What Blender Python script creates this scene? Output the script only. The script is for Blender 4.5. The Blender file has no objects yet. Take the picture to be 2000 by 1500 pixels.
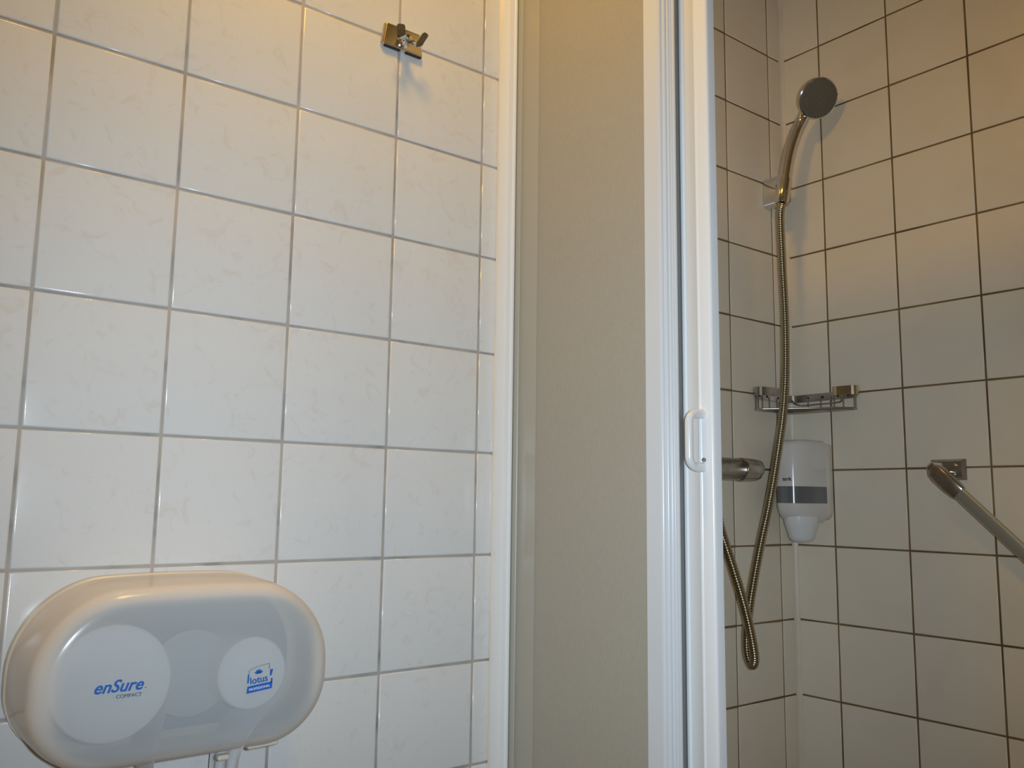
import bpy, bmesh, math, random
from mathutils import Vector, Matrix
random.seed(4)
PI = math.pi
sc = bpy.context.scene
COL = sc.collection

# ------------------------------------------------------------------ camera
CAM = Vector((-1.57197, -1.06641, 1.18084))
yaw, pitch, roll, F = 0.90769, 0.13289, 0.01369, 1701.6
fw = Vector((math.cos(pitch)*math.cos(yaw), math.cos(pitch)*math.sin(yaw), math.sin(pitch)))
rt = Vector((math.sin(yaw), -math.cos(yaw), 0)); up = rt.cross(fw)
r2 = rt*math.cos(roll) + up*math.sin(roll); u2 = -rt*math.sin(roll) + up*math.cos(roll)
cd = bpy.data.cameras.new('camera'); cam = bpy.data.objects.new('camera', cd); COL.objects.link(cam)
cd.sensor_width = 36; cd.lens = F/2000*36; cd.clip_start = .01; cd.clip_end = 50
m = Matrix((r2, u2, -fw)).transposed().to_4x4(); m.translation = CAM
cam.matrix_world = m
sc.camera = cam

# ------------------------------------------------------------------ light and exposure
sc.view_settings.view_transform = 'Standard'; sc.view_settings.look = 'None'
sc.view_settings.gamma = 1; sc.view_settings.use_curve_mapping = False
sc.view_settings.exposure = 0.08
w = bpy.data.worlds.new('world'); sc.world = w; w.use_nodes = True
w.node_tree.nodes['Background'].inputs[0].default_value = (1, .9, .75, 1)
w.node_tree.nodes['Background'].inputs[1].default_value = 0.01

def light(name, kind, loc, power, color, size=.1, aim=None, spot=None):
    l = bpy.data.lights.new(name, kind); l.energy = power; l.color = color
    if kind == 'AREA': l.shape = 'DISK'; l.size = size
    else: l.shadow_soft_size = size
    if spot: l.spot_size, l.spot_blend = spot
    o = bpy.data.objects.new(name, l); COL.objects.link(o); o.location = loc
    if aim is not None:
        o.rotation_euler = (Vector(aim)-Vector(loc)).to_track_quat('-Z', 'Y').to_euler()
    return o
# the camera's own flash beside the lens, cool white
light('camera_flash', 'SPOT', CAM + r2*.045 + u2*.012, 36.0, (.69, .845, 1.0), .012,
      aim=CAM + fw, spot=(math.radians(100), 1.0))
# the warm ceiling lamp of the bathroom
LAMP = Vector((-1.18, -.36, 2.44))
light('ceiling_lamp_light', 'AREA', LAMP - Vector((0, 0, .03)), 4.6, (1.0, .53, .03), .20, aim=LAMP-Vector((0, 0, 1)))

# ------------------------------------------------------------------ materials
def mat(name, color, rough=.5, metal=0, spec=.5, coat=0, **kw):
    m = bpy.data.materials.new(name); m.use_nodes = True
    b = m.node_tree.nodes['Principled BSDF']
    b.inputs['Base Color'].default_value = (*color, 1); b.inputs['Roughness'].default_value = rough
    b.inputs['Metallic'].default_value = metal; b.inputs['Specular IOR Level'].default_value = spec
    b.inputs['Coat Weight'].default_value = coat; b.inputs['Coat Roughness'].default_value = .08
    for k, v in kw.items(): b.inputs[k.replace('_', ' ')].default_value = v
    return m
def N(m, t, **kw):
    n = m.node_tree.nodes.new(t)
    for k, v in kw.items():
        if hasattr(n, k): setattr(n, k, v)
        else: n.inputs[k].default_value = v
    return n
def ramp(m, fac, stops):
    r = N(m, 'ShaderNodeValToRGB')
    while len(r.color_ramp.elements) < len(stops): r.color_ramp.elements.new(.5)
    for e, (p, c) in zip(r.color_ramp.elements, stops): e.position = p; e.color = (*c, 1)
    m.node_tree.links.new(fac, r.inputs[0]); return r
def noise(m, scale, detail=4, distort=0, stretch=None, rough=.5):
    g = N(m, 'ShaderNodeNewGeometry'); n = N(m, 'ShaderNodeTexNoise')
    n.inputs['Scale'].default_value = scale; n.inputs['Detail'].default_value = detail
    n.inputs['Distortion'].default_value = distort; n.inputs['Roughness'].default_value = rough
    if stretch:
        mp = N(m, 'ShaderNodeMapping'); mp.inputs['Scale'].default_value = stretch
        m.node_tree.links.new(g.outputs['Position'], mp.inputs[0]); m.node_tree.links.new(mp.outputs[0], n.inputs['Vector'])
    else: m.node_tree.links.new(g.outputs['Position'], n.inputs['Vector'])
    return n.outputs['Fac']
def bump(m, fac, strength, dist=.001):
    b = N(m, 'ShaderNodeBump'); b.inputs['Strength'].default_value = strength; b.inputs['Distance'].default_value = dist
    m.node_tree.links.new(fac, b.inputs['Height'])
    m.node_tree.links.new(b.outputs[0], m.node_tree.nodes['Principled BSDF'].inputs['Normal'])
def base(m, sock): m.node_tree.links.new(sock, m.node_tree.nodes['Principled BSDF'].inputs['Base Color'])

# glazed tile: off-white with faint tan clouding and hair veins
M_TILE = mat('glazed_tile', (.74, .73, .70), .16, spec=.45)
cl = ramp(M_TILE, noise(M_TILE, 26, 6, 2.2, rough=.62), [(0, (.72, .725, .71)), (.56, (.72, .725, .71)), (.68, (.685, .665, .635)), (.74, (.705, .70, .68)), (1, (.73, .735, .72))])
base(M_TILE, cl.outputs[0]); bump(M_TILE, noise(M_TILE, 35, 2), .06, .0006)
# same tile as outside; the shower's warmer light is put into a browner colour
M_TILE_S = mat('shower_tile', (.6, .57, .5), .3, spec=.4)
cs = ramp(M_TILE_S, noise(M_TILE_S, 7, 5, 1), [(.3, (.83, .73, .575)), (.55, (.86, .765, .61)), (.75, (.84, .76, .62))])
base(M_TILE_S, cs.outputs[0]); bump(M_TILE_S, noise(M_TILE_S, 60, 3), .08, .0006)
M_GROUT = mat('light_grout', (.45, .42, .37), .85, spec=.2)
g1 = ramp(M_GROUT, noise(M_GROUT, 16, 6, .5, stretch=(1, 1, 1)), [(.3, (.50, .455, .40)), (.52, (.42, .39, .35)), (.64, (.33, .31, .285)), (.76, (.20, .19, .175))])
base(M_GROUT, g1.outputs[0])
M_GROUT_S = mat('stained_grout', (.16, .10, .05), .8, spec=.2)
g2 = ramp(M_GROUT_S, noise(M_GROUT_S, 9, 4), [(.3, (.27, .185, .09)), (.5, (.20, .135, .062)), (.7, (.11, .07, .035))])
base(M_GROUT_S, g2.outputs[0])
M_SIL = mat('silicone', (.62, .59, .50), .35)
base(M_SIL, ramp(M_SIL, noise(M_SIL, 14, 3), [(.4, (.80, .71, .57)), (.7, (.74, .64, .49))]).outputs[0])
M_PAINT = mat('wall_paint', (.72, .68, .6), .8)
M_ALU = mat('white_lacquered_aluminium', (.72, .75, .77), .22, spec=.5)
M_ALU2 = mat('bright_white_lacquer', (.88, .90, .90), .22, spec=.5)
bump(M_ALU, noise(M_ALU, 90, 2), .02, .0005)
M_WHITE = mat('white_plastic', (.80, .80, .78), .22, spec=.5)
M_GAP_SCREW = mat('gap_and_screw_grey', (.20, .205, .20), .6)  # grey of the door screw, and of the shade painted in the post gap
M_DARK = mat('recess_dark', (.015, .015, .016), .5)  # near-black for the shade inside holes and the hook plate's open underside
M_CHROME = mat('chrome', (.74, .75, .76), .09, 1.0)
bump(M_CHROME, noise(M_CHROME, 45, 3), .05, .0005)
M_CHROME2 = mat('limescaled_chrome', (.50, .47, .42), .24, .9)
base(M_CHROME2, ramp(M_CHROME2, noise(M_CHROME2, 40, 4), [(.35, (.55, .51, .46)), (.65, (.40, .36, .31))]).outputs[0])
M_HOSE = mat('metal_hose', (.50, .45, .34), .24, 1.0)
M_CHROME_WARM = mat('warm_reflection_chrome', (.74, .66, .50), .2, 1.0)  # chrome with a warm golden reflection put into its colour
M_FACE = mat('spray_face_rubber', (.15, .135, .10), .5)
M_CREAM = mat('cream_plastic', (.74, .68, .56), .35)
base(M_CREAM, ramp(M_CREAM, noise(M_CREAM, 12, 3), [(.4, (.76, .70, .59)), (.7, (.68, .60, .47))]).outputs[0])
M_TORK = mat('dispenser_white', (.74, .70, .64), .17, spec=.5)
M_WINDOW = mat('grey_window', (.15, .15, .15), .2)
M_BLUE = mat('blue_print', (.02, .13, .50), .4)
M_INK = mat('grey_print', (.10, .12, .22), .4)
M_INKW = mat('white_print', (.75, .8, .85), .4)
M_BLACK = mat('dark_print', (.05, .05, .045), .5)
M_PAPER = mat('tissue_paper', (.86, .87, .88), .9, spec=.1)
bump(M_PAPER, noise(M_PAPER, 300, 2), .2, .0005)
M_INNER = mat('blue_grey_shade', (.20, .26, .30), .5)
M_GLOW = mat('lamp_glass', (1, .8, .5), .4); M_GLOW.node_tree.nodes['Principled BSDF'].inputs['Emission Color'].default_value = (1, .7, .35, 1)
M_GLOW.node_tree.nodes['Principled BSDF'].inputs['Emission Strength'].default_value = 2

def mixed(name, color, rough, transp, transl, tcol, bumpf=None):
    """milky sheet: gloss skin + diffuse body + some light passing through"""
    m = mat(name, color, rough); nt = m.node_tree; b = nt.nodes['Principled BSDF']; out = nt.nodes['Material Output']
    tr = N(m, 'ShaderNodeBsdfTranslucent'); tr.inputs[0].default_value = (*tcol, 1)
    tp = N(m, 'ShaderNodeBsdfTransparent'); tp.inputs[0].default_value = (1, 1, 1, 1)
    m1 = N(m, 'ShaderNodeMixShader'); m2 = N(m, 'ShaderNodeMixShader')
    m1.inputs[0].default_value = transl; m2.inputs[0].default_value = transp
    nt.links.new(b.outputs[0], m1.inputs[1]); nt.links.new(tr.outputs[0], m1.inputs[2])
    nt.links.new(m1.outputs[0], m2.inputs[1]); nt.links.new(tp.outputs[0], m2.inputs[2])
    nt.links.new(m2.outputs[0], out.inputs[0])
    return m
M_PANEL = mixed('ribbed_acrylic_sheet', (.37, .335, .27), .4, .26, .12, (.6, .55, .44))
pf = noise(M_PANEL, 60, 5, .3, stretch=(9, 9, 2.2), rough=.75)
base(M_PANEL, ramp(M_PANEL, pf, [(.3, (.55, .51, .42)), (.7, (.64, .60, .50))]).outputs[0]); bump(M_PANEL, pf, .35, .001)
M_GLAZ = mat('grey_green_glazing_strip', (.44, .445, .385), .4); M_STRIP = mat('stile_blur_strip', (.46, .44, .37), .3)
M_COVER = mixed('milky_smoked_plastic', (.60, .60, .58), .2, .42, .10, (.80, .78, .72))
# thick sides, clearer front; warm edge light and inner shade are put in the colour
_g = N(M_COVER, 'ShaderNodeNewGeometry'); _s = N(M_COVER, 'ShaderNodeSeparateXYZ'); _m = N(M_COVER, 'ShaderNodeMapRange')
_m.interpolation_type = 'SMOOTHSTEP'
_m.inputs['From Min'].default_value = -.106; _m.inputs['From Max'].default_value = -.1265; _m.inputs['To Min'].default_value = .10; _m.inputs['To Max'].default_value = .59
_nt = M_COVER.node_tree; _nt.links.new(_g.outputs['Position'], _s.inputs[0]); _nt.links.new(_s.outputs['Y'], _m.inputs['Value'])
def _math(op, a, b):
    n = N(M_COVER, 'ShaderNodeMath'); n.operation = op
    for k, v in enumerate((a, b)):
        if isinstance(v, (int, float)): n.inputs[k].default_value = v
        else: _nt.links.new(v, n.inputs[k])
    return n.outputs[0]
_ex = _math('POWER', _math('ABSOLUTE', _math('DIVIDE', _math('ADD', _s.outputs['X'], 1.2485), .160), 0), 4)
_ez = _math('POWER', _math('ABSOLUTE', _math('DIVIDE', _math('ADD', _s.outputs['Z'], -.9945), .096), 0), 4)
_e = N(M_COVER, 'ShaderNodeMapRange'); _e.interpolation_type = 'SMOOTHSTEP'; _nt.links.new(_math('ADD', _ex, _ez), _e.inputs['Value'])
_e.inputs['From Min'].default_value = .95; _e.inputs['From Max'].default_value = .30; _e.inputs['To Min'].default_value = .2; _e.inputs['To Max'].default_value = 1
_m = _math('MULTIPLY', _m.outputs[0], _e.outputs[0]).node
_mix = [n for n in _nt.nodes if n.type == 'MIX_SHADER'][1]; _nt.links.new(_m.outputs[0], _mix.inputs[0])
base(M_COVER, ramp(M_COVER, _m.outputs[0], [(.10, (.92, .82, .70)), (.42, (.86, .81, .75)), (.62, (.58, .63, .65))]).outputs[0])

# ------------------------------------------------------------------ mesh helpers
def link(name, bm, mats, parent=None, smooth=True, bevel=0, seg=3, sub=0):
    me = bpy.data.meshes.new(name); bmesh.ops.recalc_face_normals(bm, faces=bm.faces); bm.to_mesh(me); bm.free()
    if not isinstance(mats, (list, tuple)): mats = [mats]
    for k in mats: me.materials.append(k)
    o = bpy.data.objects.new(name, me); COL.objects.link(o)
    if parent:
        o.parent = parent; o.matrix_parent_inverse = Matrix.Translation(parent.location).inverted() if parent.type == 'EMPTY' else Matrix()
        if parent.type != 'EMPTY': o.matrix_parent_inverse = Matrix()
    if smooth:
        for p in me.polygons: p.use_smooth = True
    if bevel:
        b = o.modifiers.new('bevel', 'BEVEL'); b.width = bevel; b.segments = seg; b.limit_method = 'ANGLE'; b.angle_limit = math.radians(40)
        b.harden_normals = True
    if sub:
        s = o.modifiers.new('sub', 'SUBSURF'); s.levels = sub; s.render_levels = sub
    if smooth and not bevel and not sub:
        me.shade_smooth()
        try:
            me.set_sharp_from_angle(angle=math.radians(38))
        except Exception: pass
    return o
def thing(name, label, cat, loc, group=None):
    o = bpy.data.objects.new(name, None); COL.objects.link(o); o.location = loc
    o.empty_display_size = .05; o['label'] = label; o['category'] = cat
    if group: o['group'] = group
    bpy.context.view_layer.update()
    return o
def tag(o, label, cat, group=None):
    o['label'] = label; o['category'] = cat
    if group: o['group'] = group
    return o
def part_of(o, parent):
    """parent a world-space mesh to another mesh part that sits at the thing's frame"""
    o.parent = parent; o.matrix_parent_inverse = Matrix(); return o
def box(bm, a, b, mi=0):
    x0, y0, z0 = a; x1, y1, z1 = b
    v = [bm.verts.new(p) for p in ((x0, y0, z0), (x1, y0, z0), (x1, y1, z0), (x0, y1, z0), (x0, y0, z1), (x1, y0, z1), (x1, y1, z1), (x0, y1, z1))]
    for f in ((0, 3, 2, 1), (4, 5, 6, 7), (0, 1, 5, 4), (1, 2, 6, 5), (2, 3, 7, 6), (3, 0, 4, 7)):
        bm.faces.new([v[i] for i in f]).material_index = mi
    return v
def obox(bm, c, ax, ay, az, mi=0):
    """oriented box: centre, three half-axis vectors"""
    c = Vector(c); v = []
    for sz in (-1, 1):
        for sx, sy in ((-1, -1), (1, -1), (1, 1), (-1, 1)):
            v.append(bm.verts.new(c + Vector(ax)*sx + Vector(ay)*sy + Vector(az)*sz))
    for f in ((0, 3, 2, 1), (4, 5, 6, 7), (0, 1, 5, 4), (1, 2, 6, 5), (2, 3, 7, 6), (3, 0, 4, 7)):
        bm.faces.new([v[i] for i in f]).material_index = mi
def loft(bm, rings, caps=True, mi=0):
    R = [[bm.verts.new(p) for p in r] for r in rings]; n = len(R[0])
    for a, b in zip(R, R[1:]):
        for i in range(n):
            f = bm.faces.new((a[i], a[(i+1) % n], b[(i+1) % n], b[i])); f.material_index = mi
    if caps:
        bm.faces.new(R[0][::-1]).material_index = mi; bm.faces.new(R[-1]).material_index = mi
    return R
def tube(bm, pts, rad, n=12, caps=True, flat=None, upv=None):
    """sweep a circle (or an ellipse given by flat=(a,b)) along points; rad may be a list"""
    pts = [Vector(p) for p in pts]; rings = []; prev = None
    for i, p in enumerate(pts):
        t = (pts[min(i+1, len(pts)-1)] - pts[max(i-1, 0)]).normalized()
        if prev is None:
            ref = Vector(upv) if upv else (Vector((0, 0, 1)) if abs(t.z) < .9 else Vector((1, 0, 0)))
            a = (ref - t*ref.dot(t)).normalized()
        else: a = (prev - t*prev.dot(t)).normalized()
        prev = a; b = t.cross(a); r = rad[i] if isinstance(rad, (list, tuple)) else rad
        fa, fb = flat if flat else (1, 1)
        rings.append([p + a*math.cos(2*PI*k/n)*r*fa + b*math.sin(2*PI*k/n)*r*fb for k in range(n)])
    loft(bm, rings, caps)
def spline(ctrl, n=12):
    """Catmull-Rom through control points"""
    P = [Vector(p) for p in ctrl]; P = [P[0]*2-P[1]] + P + [P[-1]*2-P[-2]]; out = []
    for i in range(1, len(P)-2):
        for k in range(n):
            t = k/n; a, b, c, d = P[i-1:i+3]
            out.append(.5*((2*b) + (c-a)*t + (2*a-5*b+4*c-d)*t*t + (3*b-a-3*c+d)*t**3))
    out.append(P[-2]); return out
def lathe(bm, prof, mat4, n=40, mi=0):
    """profile of (radius, height) about local z, placed with mat4"""
    rings = []
    for r, h in prof: rings.append([mat4 @ Vector((max(r, 1e-5)*math.cos(2*PI*k/n), max(r, 1e-5)*math.sin(2*PI*k/n), h)) for k in range(n)])
    loft(bm, rings, True, mi)
def frame(o, z, x=None):
    z = Vector(z).normalized(); x = Vector(x) if x else (Vector((0, 0, 1)) if abs(z.z) < .9 else Vector((1, 0, 0)))
    x = (x - z*x.dot(z)).normalized(); y = z.cross(x)
    m = Matrix((x, y, z)).transposed().to_4x4(); m.translation = Vector(o); return m
def prism(bm, poly, z0, z1, mi=0, flip=False):
    loft(bm, [[Vector((x, y, z0)) for x, y in poly], [Vector((x, y, z1)) for x, y in poly]], True, mi)
def hit(px, py, ax, v):
    """point of the picture ray through a photo pixel on the plane coord[ax]=v (used once, to site things in the room)"""
    d = fw + r2*(px-1000)/F - u2*(py-750)/F
    return CAM + d*((v-CAM[ax])/d[ax])

# ------------------------------------------------------------------ the room
TOP = 2.5; X0 = -2.25; Y1 = -1.95
Lx = [-2.16, -2.01, -1.86, -1.71, -1.562, -1.4118, -1.264, -1.1129, -.9597, -.8048]
Lz = [2.3, 2.15, 2.0047, 1.8547, 1.7053, 1.5555, 1.4045, 1.2516, 1.0998, .9471, .8029]
Sz = [2.445, 2.295, 2.1447, 1.9986, 1.8504, 1.6999, 1.5507, 1.3998, 1.2493, 1.0995, .9516, .8055]
for L_ in (Lz, Sz):
    while L_[-1] > .16: L_.append(L_[-1]-.15)
Lz = [TOP-.05] + Lz
Ax = [-.643, -.493, -.343, -.193, -.0473]
By = [-.0917, -.2416, -.3923, -.5423, -.6923, -.8423, -.9923, -1.1423, -1.2923, -1.4423, -1.5923, -1.7423, -1.8923]
def tiles(bm, us, zs, place, mi, g=.0035):
    """pillow-edged tiles in every cell; place(u, z, depth) gives the world point"""
    prof = ((0, -.0016), (.0004, -.0007), (.0011, -.00018), (.0021, 0))
    for ua, ub in zip(us, us[1:]):
        for za, zb in zip(zs, zs[1:]):
            if ub-ua < .012 or zb-za < .012: continue
            a0, a1, c0, c1 = ua+g/2, ub-g/2, za+g/2, zb-g/2
            tu, tz = random.gauss(0, .0012), random.gauss(0, .0012); uc, zc = (ua+ub)/2, (za+zb)/2; off = random.gauss(0, .00012)
            rings = []
            for ins, d in prof:
                rings.append([place(u, z, d + off + (u-uc)*tu + (z-zc)*tz) for u, z in ((a0+ins, c0+ins), (a1-ins, c0+ins), (a1-ins, c1-ins), (a0+ins, c1-ins))])
            R = [[bm.verts.new(p) for p in r] for r in rings]
            for p, q in zip(R, R[1:]):
                for i in range(4):
                    f = bm.faces.new((p[i], p[(i+1) % 4], q[(i+1) % 4], q[i])); f.material_index = mi; f.smooth = True
            f = bm.faces.new(R[-1]); f.material_index = mi; f.smooth = True
def struct(name, bm, mats, label, cat):
    o = link(name, bm, mats, smooth=False); o['kind'] = 'structure'; o['label'] = label; o['category'] = cat; return o

D = .0014
bm = bmesh.new()
pa = lambda u, z, d: Vector((u, -d, z))
tiles(bm, [X0] + Lx + [-.757], sorted(Lz) , lambda u, z, d: Vector((u, -d, z)), 0)
tiles(bm, [-.757] + Ax + [0], sorted(Sz), lambda u, z, d: Vector((u, -d, z)), 1, .0031)
box(bm, (X0, D, 0), (-.757, .08, TOP), 2); box(bm, (-.757, D, 0), (.08, .08, TOP), 3)
wl = struct('wall_left', bm, [M_TILE, M_TILE_S, M_GROUT, M_GROUT_S], 'long white tiled wall behind the paper dispenser, running on into the shower', 'wall')
for p in wl.data.polygons: p.use_smooth = p.material_index < 2
bm = bmesh.new()
tiles(bm, sorted([0, Y1] + By), sorted(Sz), lambda u, z, d: Vector((-d, u, z)), 0, .0031)
box(bm, (D, Y1, 0), (.08, D-.0001, TOP), 1)
wr = struct('wall_right', bm, [M_TILE_S, M_GROUT_S], 'shower end wall of square cream tiles with brown stained joints', 'wall')
for p in wr.data.polygons: p.use_smooth = p.material_index < 1
bm = bmesh.new(); box(bm, (X0, Y1-.08, 0), (.08, Y1, TOP)); struct('wall_front', bm, M_PAINT, 'plain painted wall behind the camera', 'wall')
bm = bmesh.new(); box(bm, (X0-.08, Y1-.08, 0), (X0, .08, TOP)); struct('wall_back', bm, M_PAINT, 'plain painted wall at the near end of the room', 'wall')
bm = bmesh.new(); box(bm, (X0-.08, Y1-.08, TOP), (.08, .08, TOP+.08)); struct('ceiling', bm, M_PAINT, 'plain ceiling above the frame', 'ceiling')
bm = bmesh.new(); box(bm, (X0-.08, Y1-.08, -.08), (.08, .08, 0)); struct('floor', bm, mat('floor_tile', (.32, .30, .27), .4), 'floor below the frame', 'floor')
# silicone cove in the corner
bm = bmesh.new()
R_ = .0085; arc = [(-R_ + R_*math.sin(a) , -R_ + R_*math.cos(a)) for a in [PI/2*k/8 for k in range(9)]]
arc = [(-R_*(1-math.sin(a)) - .0003, -R_*(1-math.cos(a)) - .0003) for a in [PI/2*k/8 for k in range(9)]]
prism(bm, arc + [(.0009, -R_), (.0009, .0009), (-R_, .0009)], 0.005, TOP-.005)
struct('trim_1', bm, M_SIL, 'pale silicone bead filling the corner of the shower', 'silicone bead')

# ceiling lamp (above the frame)
t = thing('ceiling_lamp', 'round warm ceiling lamp above the paper dispenser', 'lamp', (LAMP.x, LAMP.y, TOP))
bm = bmesh.new(); lathe(bm, [(.13, 0), (.13, -.02), (.118, -.028), (.112, -.028), (.112, -.02)], Matrix.Translation((LAMP.x, LAMP.y, TOP))); link('lamp_rim', bm, M_WHITE, t)
bm = bmesh.new(); lathe(bm, [(.108, -.005), (.108, -.018), (.09, -.024), (.05, -.026), (0, -.027)], Matrix.Translation((LAMP.x, LAMP.y, TOP))); link('lamp_shade', bm, M_GLOW, t)

# ------------------------------------------------------------------ shower enclosure
PX = -.757
enc = thing('shower_enclosure', 'white framed corner shower enclosure with frosted panel and its sliding door pushed open', 'shower enclosure', (PX, -.4, 0))
ZT = 2.08
def side(tr, first):
    """one side of the corner cabin; tr maps (x, y) of the front side"""
    def P(poly): return [tr(x, y) for x, y in poly]
    z0, z1 = .05, ZT-.04
    # wall channel
    bm = bmesh.new()
    prism(bm, P([(-.7735, -.0005), (-.7735, -.0225), (-.7720, -.0245), (-.7645, -.0252), (-.7635, -.0242), (-.7628, -.0255), (-.7615, -.0268), (-.7585, -.0268), (-.7575, -.0255), (-.7575, -.021), (-.741, -.021), (-.740, -.0005)]), 0, ZT)
    link('wall_profile', bm, M_ALU2, enc)
    bm = bmesh.new()      # sealant along the channel
    prism(bm, P([(-.7752, -.0003), (-.7735, -.0022), (-.7735, -.0003)]), 0, ZT)
    link('sealant', bm, M_SIL, enc)
    # fixed frosted panel
    bm = bmesh.new(); prism(bm, P([(-.7550, -.0215), (-.7550, -.3030), (-.7515, -.3030), (-.7515, -.0215)]), z0, z1)
    fp = link('fixed_panel', bm, M_PANEL, enc)
    bm = bmesh.new(); prism(bm, P([(-.7566, -.0262), (-.7566, -.0355), (-.7551, -.0365), (-.7551, -.0262)]), z0, z1); part_of(link('glazing_seal', bm, M_GLAZ), fp)
    bm = bmesh.new(); prism(bm, P([(-.7551, -.0365), (-.7558, -.0375), (-.7558, -.0670), (-.7554, -.0790), (-.7551, -.0790)]), z0, z1); part_of(link('stile_blur', bm, M_STRIP), fp)  # added strip imitating the pale blur of the rear stile through the panel
    # fixed post: flat face, then three rounded ribs stepping back
    poly = [(-.7570, -.3010), (-.7580, -.3020), (-.7580, -.3255)]
    a, b = Vector((-.7580, -.3262)), Vector((-.7393, -.3407))
    dv = b-a; nv = Vector((dv.y, -dv.x)).normalized(); nv = -nv if nv.dot(Vector((-1, -1))) < 0 else nv
    for k, (s0, s1, h) in enumerate([(0, .27, .0016), (.27, .52, .0020), (.52, .70, .0012), (.70, .80, .0010), (.80, 1, .0030)]):
        for j in range(7):
            q = s0 + (s1-s0)*j/6
            p_ = a + dv*q + nv*h*math.sin(PI*j/6); poly.append((p_.x, p_.y))
    poly += [(-.7380, -.3375), (-.7370, -.3300), (-.7490, -.3120), (-.7490, -.3010)]
    bm = bmesh.new(); prism(bm, P(poly), 0, ZT); link('fixed_post', bm, M_ALU, enc)
    bm = bmesh.new(); prism(bm, P([(-.7360, -.3385), (-.7245, -.3335), (-.7235, -.3150), (-.7360, -.3150)]), z0, z1); link('gap_shade', bm, M_GAP_SCREW, enc)  # added strip, its dark grey imitates the shade between post and stile
    # header and sill
    L_ = -.80
    bm = bmesh.new(); prism(bm, P([(-.757, -.345), (-.757, L_), (-.700, L_), (-.700, -.0225), (-.735, -.0225), (-.735, -.345)]), ZT-.045, ZT); link('head_rail', bm, M_ALU, enc, smooth=False, bevel=.004)
    bm = bmesh.new(); prism(bm, P([(-.757, -.345), (-.757, L_), (-.700, L_), (-.700, -.0225), (-.735, -.0225), (-.735, -.345)]), 0.0, .035); link('sill_rail', bm, M_ALU, enc, smooth=False, bevel=.004)
    # sliding door
    bm = bmesh.new()
    st = [(-.7215, -.3320), (-.7235, -.3335), (-.7247, -.3360), (-.7243, -.3385), (-.7225, -.3400), (-.7222, -.3565), (-.7232, -.3580), (-.7236, -.3592), (-.7232, -.3604),
          (-.7220, -.3618), (-.7218, -.3755), (-.7211, -.3772), (-.7196, -.3784), (-.7178, -.3788), (-.7060, -.3788), (-.7045, -.3770), (-.7045, -.3320)]
    prism(bm, P(st), .04, ZT-.05); door = link('sliding_door', bm, M_ALU2, enc); door['label'] = 'white stile of the sliding door'
    bm = bmesh.new(); prism(bm, P([(-.7150, -.040), (-.7150, -.3330), (-.7115, -.3330), (-.7115, -.040)]), .05, ZT-.06); part_of(link('door_panel', bm, M_PANEL), door)
    bm = bmesh.new(); prism(bm, P([(-.7225, -.0285), (-.7225, -.0620), (-.7060, -.0620), (-.7060, -.0285)]), .04, ZT-.05); part_of(link('rear_stile', bm, M_ALU, smooth=False), door)
    return door, tr
door, _ = side(lambda x, y: (x, y), True)
door2, _ = side(lambda x, y: (y, x-.05), False)
# D handle on the open door stile
bm = bmesh.new()
hy, hx0, zt, zb = -.3625, -.7195, 1.2825, 1.2325
off = .027; r = .0062
pts = [(hx0, hy, zt+.008)]
pts += [(hx0-off+.012, hy, zt+.008)]
for k in range(1, 7):
    a = PI/2*k/6; pts.append((hx0-off+.012-.012*math.sin(a), hy, zt+.008-.012*(1-math.cos(a))))
for k in range(0, 7):
    a = PI/2*k/6; pts.append((hx0-off+.012*(1-math.cos(a)), hy, zb-.008+.012-.012*math.sin(a)))
pts += [(hx0-.014, hy, zb-.008), (hx0, hy, zb-.008)]
rads = [.0062, .0056] + [.0052]*12 + [.0056, .0060, .0062]
tube(bm, pts, (rads + [.0062]*10)[:len(pts)], 18, upv=(0, 1, 0))
h = part_of(link('handle', bm, M_WHITE), door)
bm = bmesh.new(); lathe(bm, [(.0026, 0), (.0026, .002), (.0012, .0026)], frame((-.7222, hy-.003, zb+.001), (-1, 0, .1)), 16); part_of(link('screw', bm, M_GAP_SCREW), door)

# ------------------------------------------------------------------ robe hook
HC = (-.9575, 0, 1.857)
hk = thing('robe_hook', 'small chrome double robe hook on the white wall above the paper dispenser', 'hook', HC)
bm = bmesh.new()
cx, cz = HC[0], HC[2]
# folded cover plate: sides slope out, wider at the bottom
front = [(-.0285, .0165), (.0285, .0165), (.0335, -.0175), (-.0335, -.0175)]
fr = [(cx+x, cz+z) for x, z in front]; bk = [(cx+x*1.10, cz+z*1.12 if z > 0 else cz+z*1.02) for x, z in front]
loft(bm, [[Vector((x, -.0012, z)) for x, z in bk], [Vector((x, -.0075, z)) for x, z in fr]], True)
link('plate', bm, M_CHROME_WARM, hk, smooth=False, bevel=.0022)
bm = bmesh.new(); box(bm, (cx-.030, -.0062, cz-.0192), (cx-.004, -.0012, cz-.0172)); box(bm, (cx+.006, -.0062, cz-.0192), (cx+.0325, -.0012, cz-.0172)); link('underside_shade', bm, M_DARK, hk, smooth=False)  # dark strips imitate the shade in the plate's open underside
bm = bmesh.new()
lathe(bm, [(.0095, 0), (.0095, .006), (.007, .009), (.0055, .016), (.0065, .019), (0, .02)], frame((cx-.001, -.006, cz-.006), (0, -1, -.1)), 24)
link('boss', bm, M_CHROME, hk)
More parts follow.
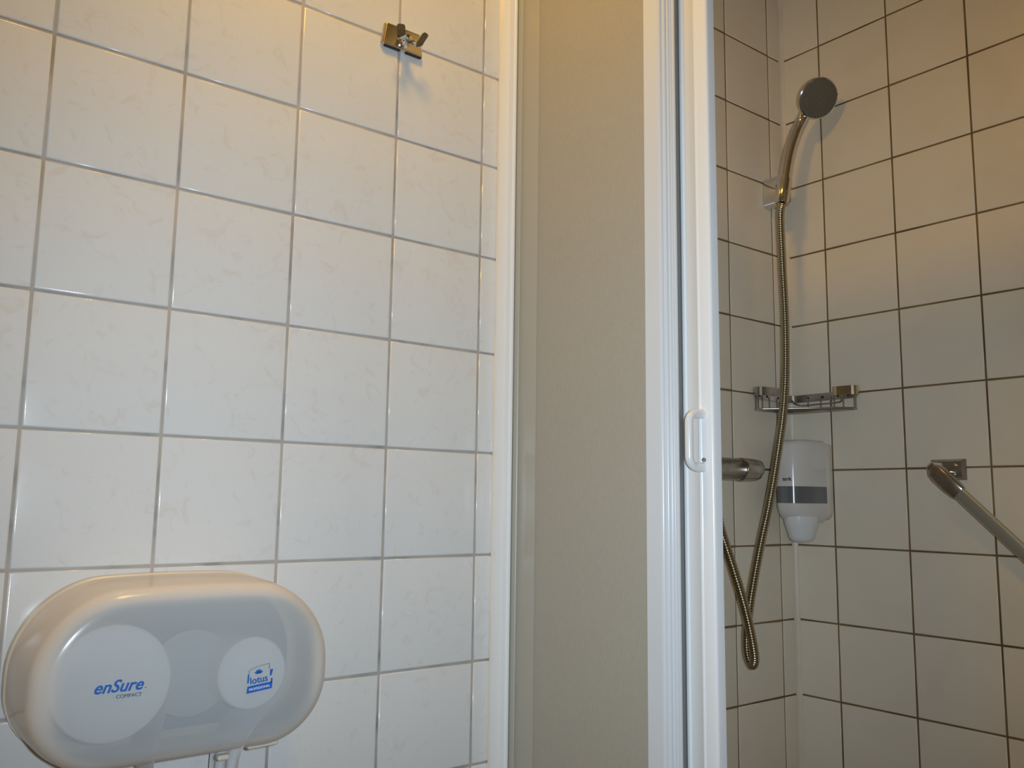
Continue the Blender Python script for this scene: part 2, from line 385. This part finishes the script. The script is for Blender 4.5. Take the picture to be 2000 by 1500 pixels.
def strip(bm, pts, wdir, w, th):
    pts = [Vector(p) for p in pts]; rings = []
    for i, p in enumerate(pts):
        t = (pts[min(i+1, len(pts)-1)]-pts[max(i-1, 0)]).normalized(); wd = Vector(wdir); wd = (wd - t*wd.dot(t)).normalized(); n = t.cross(wd)
        ww = w[i] if isinstance(w, list) else w
        rings.append([p + wd*ww/2 + n*th/2, p - wd*ww/2 + n*th/2, p - wd*ww/2 - n*th/2, p + wd*ww/2 - n*th/2])
    loft(bm, rings, True)
for tip, knee in ((hit(783, 47, 1, -.036), hit(784, 69, 1, -.034)), (hit(833, 66, 1, -.036), hit(819, 86, 1, -.032))):
    bs = Vector((cx, -.016, cz-.006)); bm = bmesh.new()
    pts = spline([bs, bs.lerp(knee, .55) + Vector((0, -.003, -.003)), knee, knee.lerp(tip, .45), tip], 6); nk = len(pts)
    wds = [.0085 + .0035*min(1, k/12) for k in range(nk)]; wds[-1] = .007; wds[-2] = .0105
    if tip.x > cx: wds = [v*.74 for v in wds]
    wd = (1, -.3, 0) if tip.x < cx else tuple((tip-knee).cross(Vector((-.55, -.8, -.3))))
    strip(bm, pts, wd, wds, .0026)
    link('arm', bm, M_CHROME, hk, smooth=False, bevel=.0011)

# ------------------------------------------------------------------ toilet paper dispenser
DC = Vector((-1.2485, 0, .9945))
dsp = thing('toilet_paper_dispenser', 'large oval milky plastic double toilet roll dispenser on the left wall', 'dispenser', DC)
def outline(W, H, r, n=14, belly=0):
    """rounded box outline in (x, z), arched along the top"""
    pts = []
    for cxs, czs, a0 in ((1, 1, 0), (-1, 1, PI/2), (-1, -1, PI), (1, -1, 3*PI/2)):
        rr = min(r if czs > 0 else r*.86, H/2-.001)
        for k in range(n+1):
            a = a0 + PI/2*k/n
            pts.append([cxs*(W/2-rr) + rr*math.cos(a), czs*(H/2-rr) + rr*math.sin(a)])
    out = []
    for i, p in enumerate(pts):
        out.append(p); q = pts[(i+1) % len(pts)]
        d = math.hypot(q[0]-p[0], q[1]-p[1])
        if d > .02:
            for k in range(1, 6): out.append([p[0]+(q[0]-p[0])*k/6, p[1]+(q[1]-p[1])*k/6])
    for p in out:
        if p[1] > 0: p[1] += belly*(1-(p[0]/(W/2))**2)*(p[1]/(H/2))
    return out
def ring(W, H, r, y, belly=.009): return [Vector((DC.x+x, y, DC.z+z)) for x, z in outline(W, H, r, belly=belly)]
W_, H_, R0 = .320, .180, .0885
bm = bmesh.new(); loft(bm, [ring(W_-.006, H_-.006, R0, -.0005), ring(W_, H_, R0, -.004), ring(W_, H_, R0, -.016), ring(W_-.006, H_-.006, R0, -.019), ring(W_-.05, H_-.05, R0-.02, -.019)], True)
link('back_plate', bm, M_CREAM, dsp)
bm = bmesh.new(); loft(bm, [ring(W_-.03, H_-.03, R0-.01, -.0195), ring(W_-.03, H_-.03, R0-.01, -.022)], True); link('inner_shade', bm, M_INNER, dsp)  # dark sheet, its blue-grey imitates the shade inside the cover
# milky cover shell
prof = [(.004, -.0192), (.0015, -.022), (.002, -.05), (.003, -.085), (.005, -.102)]
for k in range(1, 9):
    a = PI/2*k/8; prof.append((.005 + .020*(1-math.cos(a)), -.102 - .022*math.sin(a)))
rings = [ring(W_-2*i, H_-2*i, max(R0-i, .02), y) for i, y in prof]
for i, y in ((.034, -.1255), (.050, -.1275), (.066, -.1285), (.082, -.1288)): rings.append(ring(W_-2*i, max(H_-2*i, .004), max(R0-i, .0015), y, .002))
bm = bmesh.new(); loft(bm, rings, False)
bmesh.ops.holes_fill(bm, edges=[e for e in bm.edges if e.is_boundary and all(v.co.y < -.12 for v in e.verts)], sides=0)
cov = link('cover', bm, M_COVER, dsp); s_ = cov.modifiers.new('solid', 'SOLIDIFY'); s_.thickness = .0018; s_.offset = -1
for p in cov.data.polygons: p.use_smooth = True
# latch tabs under the cover and lock at the right foot
bm = bmesh.new(); box(bm, (DC.x+.034, -.108, DC.z-.0945), (DC.x+.047, -.098, DC.z-.0885)); link('latch', bm, M_CREAM, dsp, smooth=False, bevel=.0025)
bm = bmesh.new(); prism(bm, [(DC.x+.070, -.100), (DC.x+.106, -.098), (DC.x+.112, -.075), (DC.x+.070, -.075)], DC.z-.0905, DC.z-.078); link('lock', bm, M_CREAM, dsp, smooth=False, bevel=.003)
# roll divider between the two rolls
bm = bmesh.new(); lathe(bm, [(.046, 0), (.046, .004), (.02, .006), (0, .006)], frame((DC.x+.012, -.068, DC.z-.006), (0, -1, 0)), 40); link('roll_spindle', bm, mat('grey_plastic', (.45, .50, .52), .5), dsp)

def roll(name, c, r, label, tail):
    t = thing(name, label, 'toilet paper', (c[0], c[1], c[2]), 'toilet rolls inside the milky dispenser')
    bm = bmesh.new()
    lathe(bm, [(.012, .0), (r-.0015, 0), (r, .0015), (r, .0855), (r-.0015, .087), (.014, .087), (.012, .085)], frame((c[0], -.031, c[2]), (0, -1, 0)), 64)
    link('paper_roll', bm, M_PAPER, t)
    bm = bmesh.new(); lathe(bm, [(.0135, 0), (.0135, .0885), (.0, .0885)], frame((c[0], -.0305, c[2]), (0, -1, 0)), 24); link('core', bm, M_PAPER, t)
    bm = bmesh.new(); tail(bm); o = link('loose_sheet', bm, M_PAPER, t); return t
def tail_r(bm):
    pts = [(-1.185+.0385, 0, .990), (-1.185+.034, 0, .965), (-1.185+.008, 0, .935), (-1.194, 0, .905), (-1.197, 0, .87), (-1.195, 0, .83), (-1.199, 0, .79)]
    P = spline(pts, 6); rings = []
    for p in P:
        y0, y1 = -.0345, -.117
        row = []
        for k in range(13):
            y = y0+(y1-y0)*k/12
            row.append(Vector((p.x + .003*math.sin(k*1.3)*min(1, max(0, (.92-p.z)*20)), y, p.z)))
        rings.append(row)
    V = [[bm.verts.new(p) for p in r_] for r_ in rings]
    for a, b in zip(V, V[1:]):
        for k in range(12): bm.faces.new((a[k], a[k+1], b[k+1], b[k]))
def tail_l(bm):
    P = spline([(-1.272, 0, .985), (-1.276, 0, .955), (-1.283, 0, .920), (-1.281, 0, .892), (-1.262, 0, .880), (-1.243, 0, .878), (-1.232, 0, .866), (-1.236, 0, .845)], 6)
    V = [[bm.verts.new((p.x, -.0345-.083*k/8, p.z)) for k in range(9)] for p in P]
    for a, b in zip(V, V[1:]):
        for k in range(8): bm.faces.new((a[k], a[k+1], b[k+1], b[k]))
roll('toilet_roll', (-1.329, -.07, .995), .057, 'big white toilet roll behind the left half of the milky cover', tail_l)
roll('toilet_roll', (-1.185, -.07, .990), .038, 'small worn-down toilet roll behind the right half of the milky cover', tail_r)

# printing
def text(name, s, mat_, parent, width, org, xdir, ydir, shear=0, bold=0, ext=.00025, align='LEFT', size_h=None):
    cu = bpy.data.curves.new(name, 'FONT'); cu.body = s; cu.shear = shear; cu.offset = bold; cu.extrude = .001; cu.resolution_u = 4
    tmp = bpy.data.objects.new(name, cu); COL.objects.link(tmp); bpy.context.view_layer.update()
    me = bpy.data.meshes.new_from_object(tmp.evaluated_get(bpy.context.evaluated_depsgraph_get())); bpy.data.objects.remove(tmp)
    xs = [v.co.x for v in me.vertices]; x0, x1 = min(xs), max(xs); ys = [v.co.y for v in me.vertices]
    k = width/(x1-x0); ky = k if size_h is None else size_h/(max(ys)-min(ys))
    X, Y = Vector(xdir).normalized(), Vector(ydir).normalized(); Z = X.cross(Y); O = Vector(org)
    for v in me.vertices:
        c = v.co.copy(); v.co = O + X*(c.x-x0)*k + Y*c.y*ky + Z*(ext if c.z > 0 else -ext)
    me.name = name; me.materials.clear(); me.materials.append(mat_)
    o = bpy.data.objects.new(name, me); COL.objects.link(o); part_of(o, parent); return o
def flatpoly(bm, pts, O, X, Y, z=.0003):
    Z = X.cross(Y); loft(bm, [[O + X*x + Y*y - Z*z for x, y in pts], [O + X*x + Y*y + Z*z for x, y in pts]], True)
YF = -.1293
E_X, E_Z = Vector((1, 0, 0)), Vector((0, 0, 1))
text('brand_print', 'enSure', M_BLUE, cov, .0460, (-1.3480, YF, .9892), E_X, E_Z, shear=.35, bold=.016)
text('brand_print', 'COMPACT', M_INK, cov, .0240, (-1.3275, YF, .9828), E_X, E_Z)
text('brand_print', 'TM', M_INK, cov, .0016, (-1.3012, YF, .9900), E_X, E_Z)
# flower badge with banner
LO = Vector((-1.1945, -.1291, .9716)); lx, lz = Vector((1, 0, .10)).normalized(), Vector((0, 0, 1))
lz = (lz - lx*lz.dot(lx)).normalized()
text('brand_print', 'lotus', M_BLUE, cov, .0195, LO + lx*.0040 + lz*.0088, lx, lz, bold=.012)
bm = bmesh.new(); flatpoly(bm, [(-.0008, .0), (.0275, .0), (.0285, .0070), (.0008, .0070)], LO, lx, lz)
flatpoly(bm, [(.0268, .0050), (.0285, .0070), (.0290, .0105), (.0272, .0105)], LO, lx, lz)
flatpoly(bm, [(.0005, .0105), (.0022, .0105), (.0032, .0195), (.0018, .0195)], LO, lx, lz)
flatpoly(bm, [(.0262, .0135), (.0278, .0135), (.0300, .0200), (.0268, .0200)], LO, lx, lz)
for k in range(5):      # petals
    a = math.radians(30+30*k); c = (.0138+.0030*math.cos(a), .0178+.0030*math.sin(a))
    p = []
    for j in range(10):
        b = 2*PI*j/10; q = (.0022*math.cos(b), .0009*math.sin(b)); p.append((c[0]+q[0]*math.cos(a)-q[1]*math.sin(a), c[1]+q[0]*math.sin(a)+q[1]*math.cos(a)))
    flatpoly(bm, p, LO, lx, lz)
part_of(link('emblem_print', bm, M_BLUE, smooth=False), cov)
bm = bmesh.new()      # thin frame line over the badge
fl = [(.0028, .0195), (.0032, .0235), (.0100, .0255), (.0180, .0265), (.0262, .0268), (.0262, .0205)]
for p, q in zip(fl, fl[1:]):
    d = Vector((q[0]-p[0], q[1]-p[1])).normalized()*.00013; n = (-d.y, d.x)
    flatpoly(bm, [(p[0]+n[0], p[1]+n[1]), (p[0]-n[0], p[1]-n[1]), (q[0]-n[0], q[1]-n[1]), (q[0]+n[0], q[1]+n[1])], LO, lx, lz)
part_of(link('emblem_print', bm, M_INK, smooth=False), cov)
text('brand_print', 'PROFESSIONAL', M_INKW, cov, .0235, LO + lx*.0020 + lz*.0022 + Vector((0, -.0004, 0)), lx, lz, bold=.01, size_h=.0026)

# ------------------------------------------------------------------ shower handset, holder, hose
ho = thing('shower_head_holder', 'chrome wall clamp in the shower corner holding the handset', 'shower holder', (-.055, 0, 1.805))
g0 = hit(1533, 352, 1, -.058); g1 = hit(1527, 402, 1, -.058)      # grip axis inside the clamp
ax = (g0-g1).normalized()
bm = bmesh.new()
bx0, bx1 = -.0745, -.0475
rings = []
for y, k in ((-.0008, 1.0), (-.012, 1.0), (-.030, .96), (-.046, .82), (-.052, .70)):
    zc, hh, xc, hw = 1.8275, .031*(.82+.18*k), (bx0+bx1)/2, .0145*k+.001
    sh = -.012*(1-k)
    pts = []
    for j in range(20):
        a = 2*PI*j/20; ca, sa = math.cos(a), math.sin(a)
        pts.append(Vector((xc + sh + hw*math.copysign(abs(ca)**.45, ca), y, zc + (hh if sa > 0 else hh*1.05)*math.copysign(abs(sa)**.45, sa) )))
    rings.append(pts)
loft(bm, rings, True)
link('wall_bracket', bm, M_CHROME, ho)
bm = bmesh.new()
fm = frame(g1, ax, (0, -1, 0)); n = 28; L_ = (g0-g1).length
# C-shaped clamp: open slot on the right
inn, out_ = [], []
rings = []
for hgt, ri, ro in ((.004, .0098, .0130), (.008, .0102, .0150), (L_*.6, .0112, .0166), (L_-.002, .0120, .0172)):
    pts = []
    for k in range(n+1):
        a = math.radians(-60) + math.radians(300)*k/n; pts.append(fm @ Vector((ro*math.cos(a+2.2), ro*math.sin(a+2.2), hgt)))
    for k in range(n, -1, -1):
        a = math.radians(-60) + math.radians(300)*k/n; pts.append(fm @ Vector((ri*math.cos(a+2.2), ri*math.sin(a+2.2), hgt)))
    rings.append(pts)
loft(bm, rings, True); link('clamp', bm, M_CHROME, ho)

hs = thing('shower_handset', 'chrome hand shower with round grey spray face in the corner clamp', 'shower head', g1)
HD = hit(1597, 192, 1, -.128)
n_ = Vector((-.42, -.74, -.56)).normalized()
pts = spline([g1+ax*.004, g0, hit(1541, 305, 1, -.062), hit(1553, 265, 1, -.071), hit(1568, 232, 1, -.084), HD - n_*.020], 10)
nP = len(pts); rr = []
for i in range(nP):
    t_ = i/(nP-1); rr.append(.0094 + .0040*min(1, t_/.22) - .0012*max(0, t_-.5)*2)
bm = bmesh.new(); tube(bm, pts, rr, 28); link('handle', bm, M_CHROME, hs)
fm = frame(HD, n_)
bm = bmesh.new(); lathe(bm, [(.010, -.024), (.022, -.022), (.034, -.014), (.0405, -.004), (.0415, .001), (.0405, .004), (.0385, .0050), (.0382, .0035)], fm, 56); link('head_shell', bm, M_CHROME, hs)
bm = bmesh.new(); lathe(bm, [(.0384, .0), (.0384, .0042), (.036, .0050), (.010, .0054), (.0, .0054)], fm, 56)
for rad, cnt in ((.008, 6), (.015, 12), (.022, 18), (.029, 24), (.0345, 30)):
    for k in range(cnt):
        a = 2*PI*k/cnt; lathe(bm, [(.0011, .004), (.0009, .0064), (0, .0066)], fm @ Matrix.Translation((rad*math.cos(a), rad*math.sin(a), 0)), 6)
link('spray_face', bm, M_FACE, hs)

# hose: hangs from the handset, loops, climbs to the mixer
def H(px, py, y): return hit(px, py, 1, y)
OUT = Vector((-.384, -.055, 1.205))
ctrl = [g1 + ax*.002, H(1524, 425, -.060), H(1528, 520, -.062), H(1533, 620, -.062), H(1534, 720, -.062), H(1530, 800, -.064), H(1518, 890, -.066), H(1503, 980, -.067), H(1486, 1060, -.066),
        H(1471, 1140, -.062), H(1462, 1200, -.056), H(1458, 1245, -.050), H(1460, 1280, -.050), H(1469, 1299, -.060), H(1474, 1285, -.074), H(1467, 1240, -.080), H(1453, 1180, -.080), H(1432, 1110, -.076), H(1411, 1045, -.070), H(1392, 985, -.064), OUT + Vector((.006, 0, -.03)), OUT]
P = spline(ctrl, 40)
# resample and add the wound rings
Ls = [0]
for a, b in zip(P, P[1:]): Ls.append(Ls[-1]+(b-a).length)
tot = Ls[-1]; step = .0006; pts = []; i = 0; s_ = 0
while s_ < tot:
    while i < len(Ls)-2 and Ls[i+1] < s_: i += 1
    f = (s_-Ls[i])/max(1e-9, Ls[i+1]-Ls[i]); pts.append(P[i].lerp(P[i+1], f)); s_ += step
rad = [.0070 + .0017*abs(math.sin(PI*k/8))**.8 for k in range(len(pts))]
bm = bmesh.new(); tube(bm, pts, rad, 12)
hz = link('shower_hose', bm, M_HOSE)
tag(hz, 'long ribbed metal shower hose looping from the handset down and up to the mixer', 'hose')
hz.data.shade_smooth()

# ------------------------------------------------------------------ mixer
MC = Vector((-.31, -.058, 1.243)); SH = -.030
mx = thing('shower_mixer', 'chrome horizontal bar shower mixer on the shower wall, half hidden by the door', 'mixer tap', MC)
X_ = Vector((1, 0, 0))
def lx_(prof, name, m_, n=40):
    bm = bmesh.new(); lathe(bm, [(r, x) for x, r in prof], frame((SH, MC.y, MC.z), X_), n); return link(name, bm, m_, mx)
lx_([(-.398, .0), (-.398, .018), (-.396, .0205), (-.226, .0205), (-.2245, .0195)], 'body', M_CHROME2)
# fluted temperature knob with angled lip
bm = bmesh.new(); rings = []
for x, r in ((-.2235, .0185), (-.2225, .0215), (-.2180, .0220), (-.1850, .0212), (-.1720, .0198), (-.1690, .0172)):
    rings.append([Vector((SH + x + (.004*math.cos(2*PI*k/48) if x > -.2 else 0), MC.y + r*(1-.045*(k % 8 == 0))*math.sin(2*PI*k/48), MC.z + r*(1-.045*(k % 8 == 0))*math.cos(2*PI*k/48))) for k in range(48)])
loft(bm, rings, True); link('temperature_knob', bm, M_CHROME2, mx)
bm = bmesh.new(); rings = []
for x, r in ((-.396, .0185), (-.397, .0215), (-.435, .0212), (-.448, .0198), (-.451, .0172)):
    rings.append([Vector((SH + x-.0025, MC.y + r*(1-.045*(k % 8 == 0))*math.sin(2*PI*k/48), MC.z + r*(1-.045*(k % 8 == 0))*math.cos(2*PI*k/48))) for k in range(48)])
loft(bm, rings, True); link('flow_knob', bm, M_CHROME2, mx)
bm = bmesh.new(); obox(bm, (SH-.2205, MC.y-.0205, MC.z+.010), (.003, 0, 0), (0, .002, -.0015), (0, .003, .005)); link('stop_button', bm, M_CHROME, mx, smooth=False, bevel=.001)
for x in (-.415, -.265):
    bm = bmesh.new(); lathe(bm, [(.031, .0005), (.031, .004), (.026, .010), (.015, .013), (.014, .040)], frame((x, 0, MC.z), (0, -1, 0)), 36); link('wall_flange', bm, M_CHROME2, mx)
bm = bmesh.new(); lathe(bm, [(.011, 0), (.011, .02), (.0095, .022), (.0095, .030)], frame((OUT.x, OUT.y-.003, 1.2245), (0, 0, -1)), 24); link('outlet', bm, M_CHROME2, mx)

# ------------------------------------------------------------------ corner soap basket
sb = thing('corner_soap_basket', 'chrome wire soap basket fitted in the shower corner', 'soap basket', (-.07, -.07, 1.366))
def band(name, pts, z0, z1, th, m_=M_CHROME2):
    bm = bmesh.new(); P = [Vector((x, y, 0)) for x, y in pts]; rings = []
    for i, p in enumerate(P):
        t = (P[min(i+1, len(P)-1)]-P[max(i-1, 0)]).normalized(); nn = Vector((-t.y, t.x, 0))*th/2
        rings.append([p+nn+Vector((0, 0, z0)), p-nn+Vector((0, 0, z0)), p-nn+Vector((0, 0, z1)), p+nn+Vector((0, 0, z1))])
    loft(bm, rings, True); return link(name, bm, m_, sb, smooth=False, bevel=.0005, seg=2)
def arc2(c, r, a0, a1, n=6): return [(c[0]+r*math.cos(math.radians(a0+(a1-a0)*k/n)), c[1]+r*math.sin(math.radians(a0+(a1-a0)*k/n))) for k in range(n+1)]
e = .0042
bnd = [(-.126, -e)] + [(-.10, -e), (-.06, -e)] + arc2((-.024, -.024), .0198, 90, 0) + [(-e, -.06), (-e, -.12), (-e, -.152)]
band('perforated_band', bnd, 1.3885, 1.4040, .0022)
# dark screw holes in the band
bnd_o = [o for o in sb.children if o.name.startswith('perforated')][0]
for x in (-.112, -.088, -.050):
    bm = bmesh.new(); lathe(bm, [(.0027, 0), (.0027, .0006)], frame((x, -e-.0012, 1.396), (0, -1, 0)), 14); part_of(link('screw_hole', bm, M_DARK, smooth=False), bnd_o)
for y in (-.045, -.078, -.112, -.134):
    bm = bmesh.new(); lathe(bm, [(.0027, 0), (.0027, .0006)], frame((-e-.0012, y, 1.396), (-1, 0, 0)), 14); part_of(link('screw_hole', bm, M_DARK, smooth=False), bnd_o)
band('end_loop', [(-.126, -e)] + arc2((-.1240, -.0150), .0125, 100, 250, 8) + [(-.115, -.029), (-.100, -.031), (-.084, -.031)], 1.3935, 1.4110, .0022)
band('end_loop', [(-e, -.152)] + arc2((-.0150, -.1500), .0125, -10, -160, 8) + [(-.029, -.141), (-.031, -.126), (-.031, -.118)], 1.3935, 1.4110, .0022, M_CHROME_WARM)  # yellow-brown reflection on this loop comes from its material colour
zb_ = 1.3665; wr_ = .0017
corner = [(-.132, -.026), (-.132, -.010), (-.126, -.005), (-.10, -.005), (-.05, -.005)] + arc2((-.024, -.024), .019, 90, 0) + [(-.005, -.05), (-.005, -.10), (-.005, -.146), (-.010, -.154), (-.026, -.156)]
loop = corner + [(-.05, -.136), (-.082, -.094), (-.112, -.052), (-.132, -.026)]
bm = bmesh.new(); tube(bm, [(x, y, zb_) for x, y in loop], wr_*1.15, 10); link('base_rim', bm, M_CHROME2, sb)
for k in range(17):     # base wires across, parallel to the front edge
    t_ = k/16
    bm = bmesh.new(); s1 = .010 + .118*t_
    a = Vector((-s1-.003, -.006, zb_)); b = Vector((-.006, -s1*1.17-.003, zb_))
    m1 = a.lerp(b, .5)
    tube(bm, [a, b], wr_*1.1, 8); link('base_wire', bm, M_CHROME2, sb)
up_pts = [(-.1325, -.016), (-.126, -.0055), (-.104, -.0055), (-.081, -.0055), (-.055, -.0055), (-.0055, -.045), (-.0055, -.074), (-.0055, -.0975), (-.0055, -.104), (-.0055, -.124), (-.0055, -.147), (-.016, -.1565)]
for x, y in up_pts:
    bm = bmesh.new(); tube(bm, [(x, y, zb_), (x, y, 1.396)], wr_*.9, 8); link('upright_wire', bm, M_CHROME2, sb)
bm = bmesh.new(); tube(bm, spline([(-.034, -.026, 1.391), (-.030, -.030, 1.385), (-.012, -.034, 1.3815), (-.010, -.07, 1.3815), (-.010, -.105, 1.3815), (-.014, -.124, 1.383), (-.018, -.130, 1.393)], 5), wr_, 8); link('retaining_wire', bm, M_CHROME2, sb)

# ------------------------------------------------------------------ soap dispenser
sd = thing('soap_dispenser', 'white wall soap dispenser with grey window in the shower corner below the basket', 'soap dispenser', (0, -.055, 1.2))
yc = -.0530
def dring(hw, dep, back, z, n=44, e1=.62, yc=None):
    yc_ = -.0530 if yc is None else yc
    pts = []
    for k in range(n+1):
        a = -PI/2 + PI*k/n; ca, sa = math.cos(a), math.sin(a)
        pts.append(Vector((-back - (dep-back)*abs(ca)**e1, yc_ - hw*math.copysign(abs(sa)**.70, sa), z)))
    return pts
bm = bmesh.new(); rings = []
for z, k in ((1.150, .45), (1.1515, .66), (1.158, .84), (1.167, .93), (1.18, .985), (1.19, 1), (1.275, 1), (1.287, .985), (1.294, .95), (1.2985, .88), (1.300, .78)):
    rings.append([Vector((p.x if p.x > -.0009 else -.0006-(abs(p.x)-.0006)*min(1, k+.05), yc+(p.y-yc)*min(1, k+.10), z)) for p in [Vector((-.0006, yc+.0355, 0))]*1 + dring(.0375, .030, .0008, 0) + [Vector((-.0006, yc-.0355, 0))]])
loft(bm, rings, True); link('back_plate', bm, M_CREAM, sd)
bm = bmesh.new(); rings = []
def drings(zs):
    out = []
    for z, k in zs:
        q = dring(.0360, .108, .018, z)
        out.append([Vector((-.018-(abs(p.x)-.018)*k, yc+(p.y-yc)*(.25+.75*k), z)) for p in q])
    return out
low = [(1.1455, .55), (1.1460, .62), (1.1490, .75), (1.1545, .86), (1.162, .935), (1.172, .98), (1.183, 1)]
high = [(1.2155, 1), (1.25, 1), (1.285, .995), (1.295, .975), (1.3015, .93), (1.305, .86), (1.3065, .76), (1.307, .6)]
loft(bm, drings(low), True); link('lower_cover', bm, M_TORK, sd)
bm = bmesh.new(); loft(bm, drings([(1.1832, .993), (1.2153, .993)]), True); link('window', bm, M_WINDOW, sd)
bm = bmesh.new(); loft(bm, drings(high), True); cv = link('upper_cover', bm, M_TORK, sd)
# push lever: rounded nozzle
nz = Vector((-.060, -.058, 0))
bm = bmesh.new(); rings = []
for z, a, b in ((1.158, .033, .0275), (1.147, .0325, .0270), (1.141, .0315, .0262), (1.134, .0290, .0240), (1.126, .0262, .0222), (1.117, .0240, .0205), (1.1115, .0205, .0175), (1.1085, .0150, .0130), (1.1075, .006, .005)):
    rings.append([Vector((nz.x + a*1.14*math.cos(2*PI*k/36), nz.y + b*1.14*math.sin(2*PI*k/36), z)) for k in range(36)])
loft(bm, rings, True); link('push_lever', bm, M_WHITE, sd)
# printed name on the curved cover, left of its middle
def surf(k, z):
    q = dring(.0360, .108, .018, z); i = int(k); f = k-i; return q[i].lerp(q[i+1], f)
ta, tb = surf(21.6, 1.2262), surf(26.6, 1.2262); dirx = (tb-ta).normalized(); outw = dirx.cross(E_Z)
outw = outw if outw.x < 0 else -outw
text('brand_print', 'tork', M_BLACK, cv, (tb-ta).length, ta + outw*.0011, dirx, E_Z, bold=.03)

# ------------------------------------------------------------------ grab bar
gb = thing('grab_bar', 'flat chrome grab bar slanting down the shower end wall from a square mount', 'grab bar', (0, -.32, 1.248))
def mount(y, z, nm=''):
    bm = bmesh.new(); loft(bm, [[Vector((-.0006, y+a, z+b)) for a, b in ((-.031, -.019), (.031, -.019), (.031, .018), (-.031, .018))],
        [Vector((-.004, y+a, z+b)) for a, b in ((-.031, -.019), (.031, -.019), (.031, .018), (-.031, .018))],
        [Vector((-.009, y+a, z+b)) for a, b in ((-.025, -.014), (.027, -.015), (.027, .014), (-.025, .014))]], True)
    pl = link('mounting_plate', bm, M_CHROME2, gb, smooth=False, bevel=.0012)
    bm = bmesh.new(); obox(bm, (-.029, y+.004, z-.002), (.023, 0, 0), (0, .0085, .0085), (0, -.006, .006)); link('standoff', bm, M_CHROME, gb, smooth=False, bevel=.003)
    for a, b in ((-.015, .007), (-.012, -.009), (.016, .008), (.017, -.009)):
        bm = bmesh.new(); lathe(bm, [(.0034, 0), (.0032, .0016), (.0018, .0026), (0, .0028)], frame((-.009, y+a, z+b), (-1, 0, 0)), 14)
        part_of(link('screw', bm, M_CHROME), pl)
mount(-.3215, 1.2460); 
d45 = Vector((0, -.715, -.70)).normalized(); w45 = Vector((0, -d45.z, d45.y)); w45 = Vector((0, .70, -.715)).normalized()
s0 = Vector((-.052, -.3235, 1.2395))
bm = bmesh.new(); rings = []
M_BAR = mat('brushed_bar', (.58, .60, .54), .32, .75)
def barring(s, wv, th, nn=20):
    c = s0 + d45*s
    return [c + w45*wv*math.copysign(abs(math.cos(2*PI*k/nn))**.5, math.cos(2*PI*k/nn)) + X_*th*math.copysign(abs(math.sin(2*PI*k/nn))**.6, math.sin(2*PI*k/nn)) for k in range(nn)]
LB = .47
for s, wv, th in ((.048, .0113, .0048), (.052, .0116, .0050), (LB-.052, .0116, .0050), (LB-.048, .0113, .0048)): rings.append(barring(s, wv, th))
loft(bm, rings, True); link('bar', bm, M_BAR, gb)
for sgn in (0, 1):
    bm = bmesh.new(); rings = []
    for s, wv, th in ((-.012, .004, .003), (-.010, .009, .0075), (-.004, .0135, .0095), (.006, .0155, .0105), (.030, .0155, .0105), (.046, .0142, .0080), (.052, .0134, .0060)):
        rings.append(barring(s if not sgn else LB-s, wv, th))
    loft(bm, rings, True); link('end_socket', bm, M_CHROME2, gb)
e2 = s0 + d45*LB; mount(e2.y-.008, e2.z+.006)
